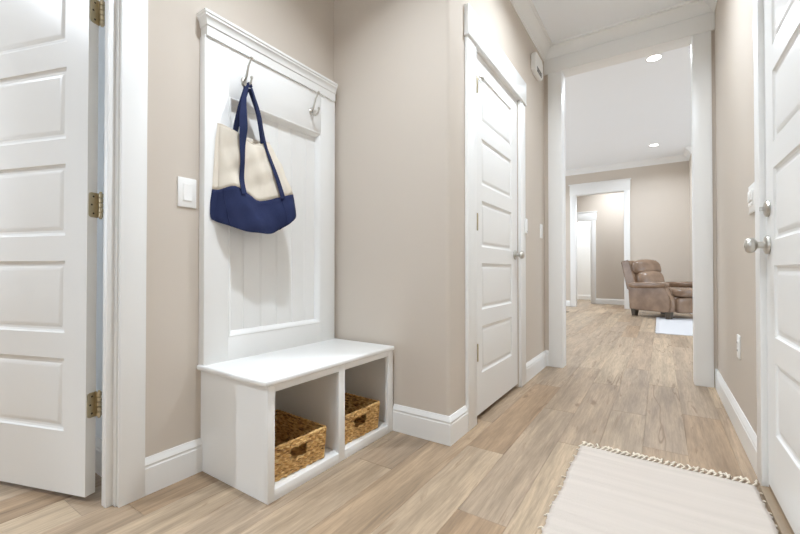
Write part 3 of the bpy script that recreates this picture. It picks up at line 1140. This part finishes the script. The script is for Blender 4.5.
full = loft(dr)
rw = random.Random(3)
ph = [rw.uniform(0, 6.3) for _ in range(8)]
for r_ in full:
    for q in r_:
        wgt = min(1, max(0, (q.x - (FX + .004)) / .02))
        a = math.sin(q.y * 38 + q.z * 22 + ph[0]) * .0032 + math.sin(q.z * 60 - q.y * 30 + ph[1]) * .0026 + math.sin(q.y * 85 + q.z * 40 + ph[2]) * .0016
        q.x = max(FX + .002, q.x + a * wgt)


def cloth_rows(rows, name, mat, thick, close_bottom, off=0.0):
    m = MB()
    vr = [[m.bm.verts.new(q + Vector((off, 0, 0)) if q.x > FX + .006 else q) for q in r_] for r_ in rows]
    n = len(rows[0])
    for a, b in zip(vr, vr[1:]):
        for k in range(n):
            m.bm.faces.new((a[k], a[(k + 1) % n], b[(k + 1) % n], b[k]))
    if close_bottom:
        c = Vector((0, 0, 0))
        for q in rows[0]:
            c += q
        c /= n
        c.z += .004
        cv = m.bm.verts.new(c)
        for k in range(n):
            m.bm.faces.new((vr[0][(k + 1) % n], vr[0][k], cv))
    o = m.build(name, mat, bag, 60)
    s = o.modifiers.new('cloth', 'SOLIDIFY')
    s.thickness = thick
    s.offset = -1
    return o


NAV = 12
cloth_rows(full[:NAV + 1], 'base_panel', 'navy', .002, True)
cloth_rows(full[NAV:], 'body', 'canvas', .0018, False)
# stitched seams
for col_, dy in ((9, -.001), (24, .001)):
    m = MB()
    m.tube([full[i][col_] + Vector((.002, dy, 0)) for i in range(0, NAV + 1)], .0018, 6)
    m.build('seam', 'navy', bag, 60)
m = MB()
m.tube([full[-1][k % 44] for k in range(0, 45)], .0022, 6, cap=False)
m.build('hem', 'canvas', bag, 60)


def strap(pts, wd, name='strap', nrm=(1, 0, 0), th=.0022, sub=6, mat='navy'):
    P = [Vector(p) for p in pts]
    out = []
    for i in range(len(P) - 1):
        for j in range(sub):
            out.append(catmull(P[max(i - 1, 0)], P[i], P[i + 1], P[min(i + 2, len(P) - 1)], j / sub))
    out.append(P[-1])
    m = MB()
    rows = []
    for i, p in enumerate(out):
        t_ = (out[min(i + 1, len(out) - 1)] - out[max(i - 1, 0)]).normalized()
        f = i / (len(out) - 1)
        w_ = wd(f) if callable(wd) else wd
        nn = Vector(nrm(f) if callable(nrm) else nrm)
        s = t_.cross(nn).normalized()
        n2 = s.cross(t_).normalized()
        rows.append([m.bm.verts.new(p + s * w_ * a + n2 * th * b) for a, b in ((-.5, -.5), (.5, -.5), (.5, .5), (-.5, .5))])
    for a, b in zip(rows, rows[1:]):
        for k in range(4):
            m.bm.faces.new((a[k], a[(k + 1) % 4], b[(k + 1) % 4], b[k]))
    m.bm.faces.new(rows[0][::-1])
    m.bm.faces.new(rows[-1])
    return m.build(name, mat, bag, 40)


HX = FX + .044
front_pts = [q for r_ in full for q in r_ if q.x > FX + .010]


def on_front(pts):
    out = []
    for x, y, z in pts:
        near = sorted(front_pts, key=lambda q: (q.y - y) ** 2 + (q.z - z) ** 2)[:6]
        dd = math.hypot(near[0].y - y, near[0].z - z)
        if dd < .022:
            x = max(q.x for q in near) + .0025
        out.append((x, y, z))
    return out


# front strap: up the front, over the hook, down again
strap(on_front([(-1.430, 1.016, 1.150), (-1.442, 1.013, 1.217), (-1.460, 1.012, 1.291), (-1.472, 1.012, 1.364), (-1.478, 1.011, 1.428), (-1.482, 1.013, 1.505), (HX + .004, 1.026, 1.583), (HX + .002, 1.043, 1.630)]),
      lambda f: .022 + .020 * math.exp(-((f - .62) / .2) ** 2) - .010 * f, nrm=lambda f: (1, -.15, 0))
strap([(HX + .002, 1.043, 1.630), (HX, 1.053, 1.640), (HX - .002, 1.062, 1.630)], .018)
strap(on_front([(HX, 1.062, 1.630), (-1.482, 1.088, 1.530), (-1.487, 1.133, 1.398), (-1.474, 1.152, 1.345), (-1.474, 1.166, 1.290), (-1.47, 1.184, 1.224), (-1.460, 1.200, 1.158)]), lambda f: .016 + .010 * f, nrm=lambda f: (1, .5 - .5 * f, 0))
# back strap, its shaded inside showing between the front straps
strap([(HX - .010, 1.060, 1.627), (-1.505, 1.104, 1.530), (FX + .008, 1.150, 1.413)], .028, nrm=(1, .1, 0))
strap([(HX - .010, 1.046, 1.627), (-1.507, 1.014, 1.520), (FX + .008, 1.006, 1.418)], .024, nrm=(1, -.1, 0))

# ------------------------------------------------------------------ woven baskets


def make_basket(loc, rotz, label, wy=.250, dx=.30, hh=.126):
    b = thing('woven_basket', loc, label, 'basket', rotz=rotz, group='woven baskets in the bench cubbies')
    # local: front face towards +x, width along y, origin at the base centre
    strand = .0140
    rowsn = int(hh / strand)
    res_u = .0042

    def wall(p0, p1, hole):
        m = MB()
        p0, p1 = Vector(p0), Vector(p1)
        d = (p1 - p0)
        L = d.length
        d.normalize()
        nrm = Vector((d.y, -d.x))
        nu = max(8, int(L / res_u))
        nv = rowsn * 4
        V = {}
        for i in range(nu + 1):
            s = L * i / nu
            for j in range(nv + 1):
                z = hh * j / nv
                row = int(min(j, nv - 1) / 4)
                fr = (j % 4) / 4 if j < nv else 1
                bulge = math.sin(math.pi * fr)
                wave = math.sin(2 * math.pi * s / .030 + math.pi * (row % 2) + math.sin(row * 2.3) * .5)
                off = .0042 * bulge + .0046 * wave * (.35 + .65 * bulge)
                zz = z + .0022 * math.sin(s * 150 + row * 1.7)
                lean = .012 * z / hh
                q = p0 + d * s + nrm * (off + lean)
                V[i, j] = m.bm.verts.new((q.x, q.y, zz))
        for i in range(nu):
            for j in range(nv):
                s = L * (i + .5) / nu
                z = hh * (j + .5) / nv
                if hole and abs(s - L / 2) < .041 and hh * .44 < z < hh * .80:
                    continue
                m.bm.faces.new((V[i, j], V[i + 1, j], V[i + 1, j + 1], V[i, j + 1]))
        for v in list(m.bm.verts):
            if not v.link_faces:
                m.bm.verts.remove(v)
        o = m.build('woven_side', 'straw', b, 80)
        md = o.modifiers.new('thickness', 'SOLIDIFY')
        md.thickness = .006
        md.offset = -1
        return o
    x0, x1, y0, y1 = -dx, 0, -wy / 2, wy / 2
    wall((x1, y0), (x1, y1), True)
    wall((x1, y1), (x0, y1), False)
    wall((x0, y1), (x0, y0), True)
    wall((x0, y0), (x1, y0), False)
    MB().box(x0, x1, y0, y1, .002, .008).build('basket_bottom', 'straw', b)
    # corner posts and rolled rim
    for (x, y) in ((x1, y0), (x1, y1), (x0, y1), (x0, y0)):
        m = MB()
        ex = .009 if x == x1 else -.009
        ey = .009 if y == y1 else -.009
        m.tube([(x + .2 * ex, y + .2 * ey, .003), (x + ex, y + ey, hh)], .0068, 8)
        m.build('corner_post', 'straw', b, 60)
    m = MB()
    e = .010
    loop = [(x1 + e, y0 - e), (x1 + e, y1 + e), (x0 - e, y1 + e), (x0 - e, y0 - e)]
    for i in range(4):
        a, c = Vector(loop[i]), Vector(loop[(i + 1) % 4])
        n = max(10, int((c - a).length / .006))
        m.tube([(a.x + (c.x - a.x) * k / n, a.y + (c.y - a.y) * k / n, hh + .002 + .0012 * math.sin(k * 1.9)) for k in range(n + 1)], [.0062 + .0012 * math.sin(k * 2.6) for k in range(n + 1)], 8)
    m.build('rim', 'straw', b, 60)
    # wrapped grip above the handle hole
    for x in (x1 + .010, ):
        m = MB()
        n = 26
        m.tube([(x + .001, -.043 + .086 * k / n, hh * .875) for k in range(n + 1)], [.0078 + .0010 * math.sin(k * 2.2) for k in range(n + 1)], 8)
        m.build('handle_grip', 'straw', b, 60)
    return b


make_basket((-1.182, 1.052, .0405), R(-3), 'woven straw basket in the bench cubby farther from the corner wall')
make_basket((-1.180, 1.422, .0405), R(-2), 'woven straw basket in the bench cubby next to the corner wall', wy=.255)

# ------------------------------------------------------------------ hallway rug with fringe
rug = thing('cotton_rug', (0, 1.2, 0), 'cream ribbed cotton rug with knotted fringe by the entry door', 'rug')
m = MB()
NX, NY = 44, 260
RX0, RX1, RY0, RY1 = -.312, .297, .35, 1.982
rv = random.Random(11)
edge = [[rv.uniform(-.002, .002) for _ in range(NY + 1)] for _ in range(2)]
V = []
for j in range(NY + 1):
    fy = j / NY
    y = RY0 + (RY1 - RY0) * fy
    rib = (j % 13)
    ew = .003 * math.sin(y * 19) + (.004 if rib in (5, 6) else 0)
    r_ = []
    for i in range(NX + 1):
        fx = i / NX
        x = RX0 - ew - edge[0][j] + (RX1 + ew + edge[1][j] - RX0 + ew + edge[0][j]) * fx
        skew = -.020 * fx
        yy = y + skew * .6 + .0015 * math.sin(x * 30 + j)
        zz = .0062 + .0003 * (j % 2) + (.0009 if rib == 0 and j % 3 else 0) + .0008 * math.sin(x * 9 + y * 6) + (.00015 * math.sin(i * 1.3 + j * 2.1))
        if i in (0, NX):
            zz -= .003
        r_.append(m.bm.verts.new((x, yy, zz)))
    V.append(r_)
for j in range(NY):
    for i in range(NX):
        m.bm.faces.new((V[j][i], V[j][i + 1], V[j + 1][i + 1], V[j + 1][i]))
ro = m.build('woven_field', 'rug', rug, 80)
sd = ro.modifiers.new('thickness', 'SOLIDIFY')
sd.thickness = .0048
sd.offset = -1
# little weft loops poking out along both sides
m = MB()
for s in (0, 1):
    for k in range(22):
        y = .42 + k * .072 + rv.uniform(-.01, .01)
        x = RX0 if s == 0 else RX1
        q = -1 if s == 0 else 1
        m.tube([(x - q * .01, y, .006), (x + q * .007, y + rv.uniform(-.004, .004), .007), (x + q * rv.uniform(.010, .018), y + rv.uniform(-.012, .004), .0045)], [.0028, .0026, .0018], 6)
o = m.build('weft_loops', 'fringe', rug, 70)
o['kind'] = 'stuff'
m = MB()
n = 31
for k in range(n):
    x = RX0 + .004 + (RX1 - RX0 - .008) * k / (n - 1)
    y = RY1 - .0072 * (k / (n - 1)) + .002
    # slanted warp ends, a knot, loose tails
    m.tube([(x - .010, y - .008, .006), (x - .001, y + .008, .0080), (x + .008, y + .020, .009)], [.0030, .0034, .0042], 6)
    if rv.random() < .6:
        m.lathe([(0, -.006), (.0044, -.004), (.0064, 0), (.0044, .004), (0, .006)], (x + .006, y + .024 + rv.uniform(-.003, .003), .0095), (rv.uniform(-1, 1), 1, .2), 8)
    for _ in range(rv.choice((1, 2, 3))):
        a = rv.uniform(-1.5, 1.5)
        l = rv.uniform(.014, .034)
        m.tube([(x + .006, y + .026, .0090), (x + .006 + math.sin(a) * l * .5, y + .028 + math.cos(a) * l * .55, .0135), (x + .006 + math.sin(a) * l, y + .028 + math.cos(a) * l * .9, .0050)], [.0046, .0040, .0022], 6)
o = m.build('fringe', 'fringe', rug, 70)
o['kind'] = 'stuff'

# ------------------------------------------------------------------ living room rug
m = MB()
NX, NY = 40, 40
V = [[m.bm.verts.new((-.055 + 2.6 * i / NX + .006 * math.sin(j * 1.7), 6.13 + 2.15 * j / NY + .006 * math.sin(i * 1.3), .0065 + .0015 * math.sin(i * 2.3 + j * 1.1))) for i in range(NX + 1)] for j in range(NY + 1)]
for j in range(NY):
    for i in range(NX):
        m.bm.faces.new((V[j][i], V[j][i + 1], V[j + 1][i + 1], V[j + 1][i]))
lr = m.build('living_rug', 'rug2', None, 80)
sd = lr.modifiers.new('thickness', 'SOLIDIFY')
sd.thickness = .005
tag(lr, 'white area rug under the front of the leather recliner', 'rug')

# ------------------------------------------------------------------ leather recliner
rc = thing('recliner', (0.088, 8.475, 0), 'brown leather recliner with rolled arms and dark wooden feet', 'armchair', rotz=R(-38))
SIDE = [(-.40, .115), (.365, .115), (.392, .20), (.395, .29), (.372, .37), (.325, .43), (.300, .49), (.290, .55), (-.43, .55)]
for s in (-1, 1):
    yc = s * .355
    m = MB()
    m.prism(SIDE, 'y', yc - .058, yc + .058)
    bmesh.ops.bevel(m.bm, geom=list(m.bm.edges), offset=.014, segments=3, affect='EDGES')
    a = m.build('arm', 'leather', rc, 50)
    m = MB()
    m.pillow((-.06, yc + s * .010, .570), (.375, .092, .058), 3.4, 8, fn=lambda q: Vector((q.x, q.y, q.z + .014 * (q.x / .375))))
    m.build('arm_roll', 'leather', a, 60)
    for side in (-1, 1):
        m = MB()
        m.tube([(x + .004, yc + side * .050, z) for x, z in [(.362, .13), (.390, .20), (.394, .29), (.372, .372), (.326, .434), (.302, .495), (.294, .55), (.300, .60)]], .0055, 6)
        m.build('nail_trim', 'bronze', a, 60)
# back: flat-sided shell leaning rearwards, with welted edges and two stuffed cushions
m = MB()
m.prism([(-.36, .42), (-.49, .47), (-.615, .975), (-.600, 1.000), (-.475, 1.020), (-.440, .990), (-.300, .50)], 'y', -.355, .355)
bmesh.ops.bevel(m.bm, geom=list(m.bm.edges), offset=.012, segments=2, affect='EDGES')
bk = m.build('backrest', 'leather', rc, 50)
tilt = Matrix.Rotation(R(-16), 3, 'Y')
m = MB()
m.pillow((-.420, 0, .895), (.125, .335, .140), 3.4, 10, rot=tilt, fn=lambda q: Vector((q.x, q.y, q.z - .035 * (q.y / .335) ** 2)))
m.build('head_cushion', 'leather', bk, 60)
m = MB()
m.pillow((-.318, 0, .665), (.110, .300, .150), 3.4, 10, rot=tilt)
m.build('lumbar_cushion', 'leather', bk, 60)
for s in (-1, 1):
    m = MB()
    m.tube([(-.488, s * .352, .48), (-.552, s * .352, .735), (-.614, s * .352, .975), (-.598, s * .352, 1.002), (-.475, s * .352, 1.020), (-.440, s * .352, .990), (-.375, s * .352, .76), (-.305, s * .352, .51)], .007, 6)
    m.build('welt', 'leather', bk, 60)
m = MB()
m.pillow((.140, 0, .445), (.370, .292, .072), 4.0, 10, fn=lambda q: Vector((q.x, q.y, q.z + .018 * (1 - (q.y / .292) ** 2) * (1 if q.z > 0 else 0))))
m.build('seat', 'leather', rc, 60)
m = MB()
m.pillow((.390, 0, .240), (.060, .292, .135), 5.0, 8)
m.build('footrest', 'leather', rc, 60)
MB().box(-.38, .37, -.31, .31, .13, .38, .01).build('base_frame', 'leather', rc)
for x in (-.325, .325):
    for y in (-.36, .36):
        m = MB()
        zb = .0085 if (x > 0 and y < 0) else 0.001
        a, b_ = .034, .046
        lo_ = [m.bm.verts.new((x + sx * a, y + sy * a, zb)) for sx, sy in ((-1, -1), (1, -1), (1, 1), (-1, 1))]
        hi_ = [m.bm.verts.new((x + sx * b_, y + sy * b_, .125)) for sx, sy in ((-1, -1), (1, -1), (1, 1), (-1, 1))]
        m.bm.faces.new(lo_[::-1])
        m.bm.faces.new(hi_)
        for k in range(4):
            m.bm.faces.new((lo_[k], lo_[(k + 1) % 4], hi_[(k + 1) % 4], hi_[k]))
        m.build('foot', 'legwood', rc)

for o in bpy.data.objects:
    if '_w' in o:
        del o['_w']
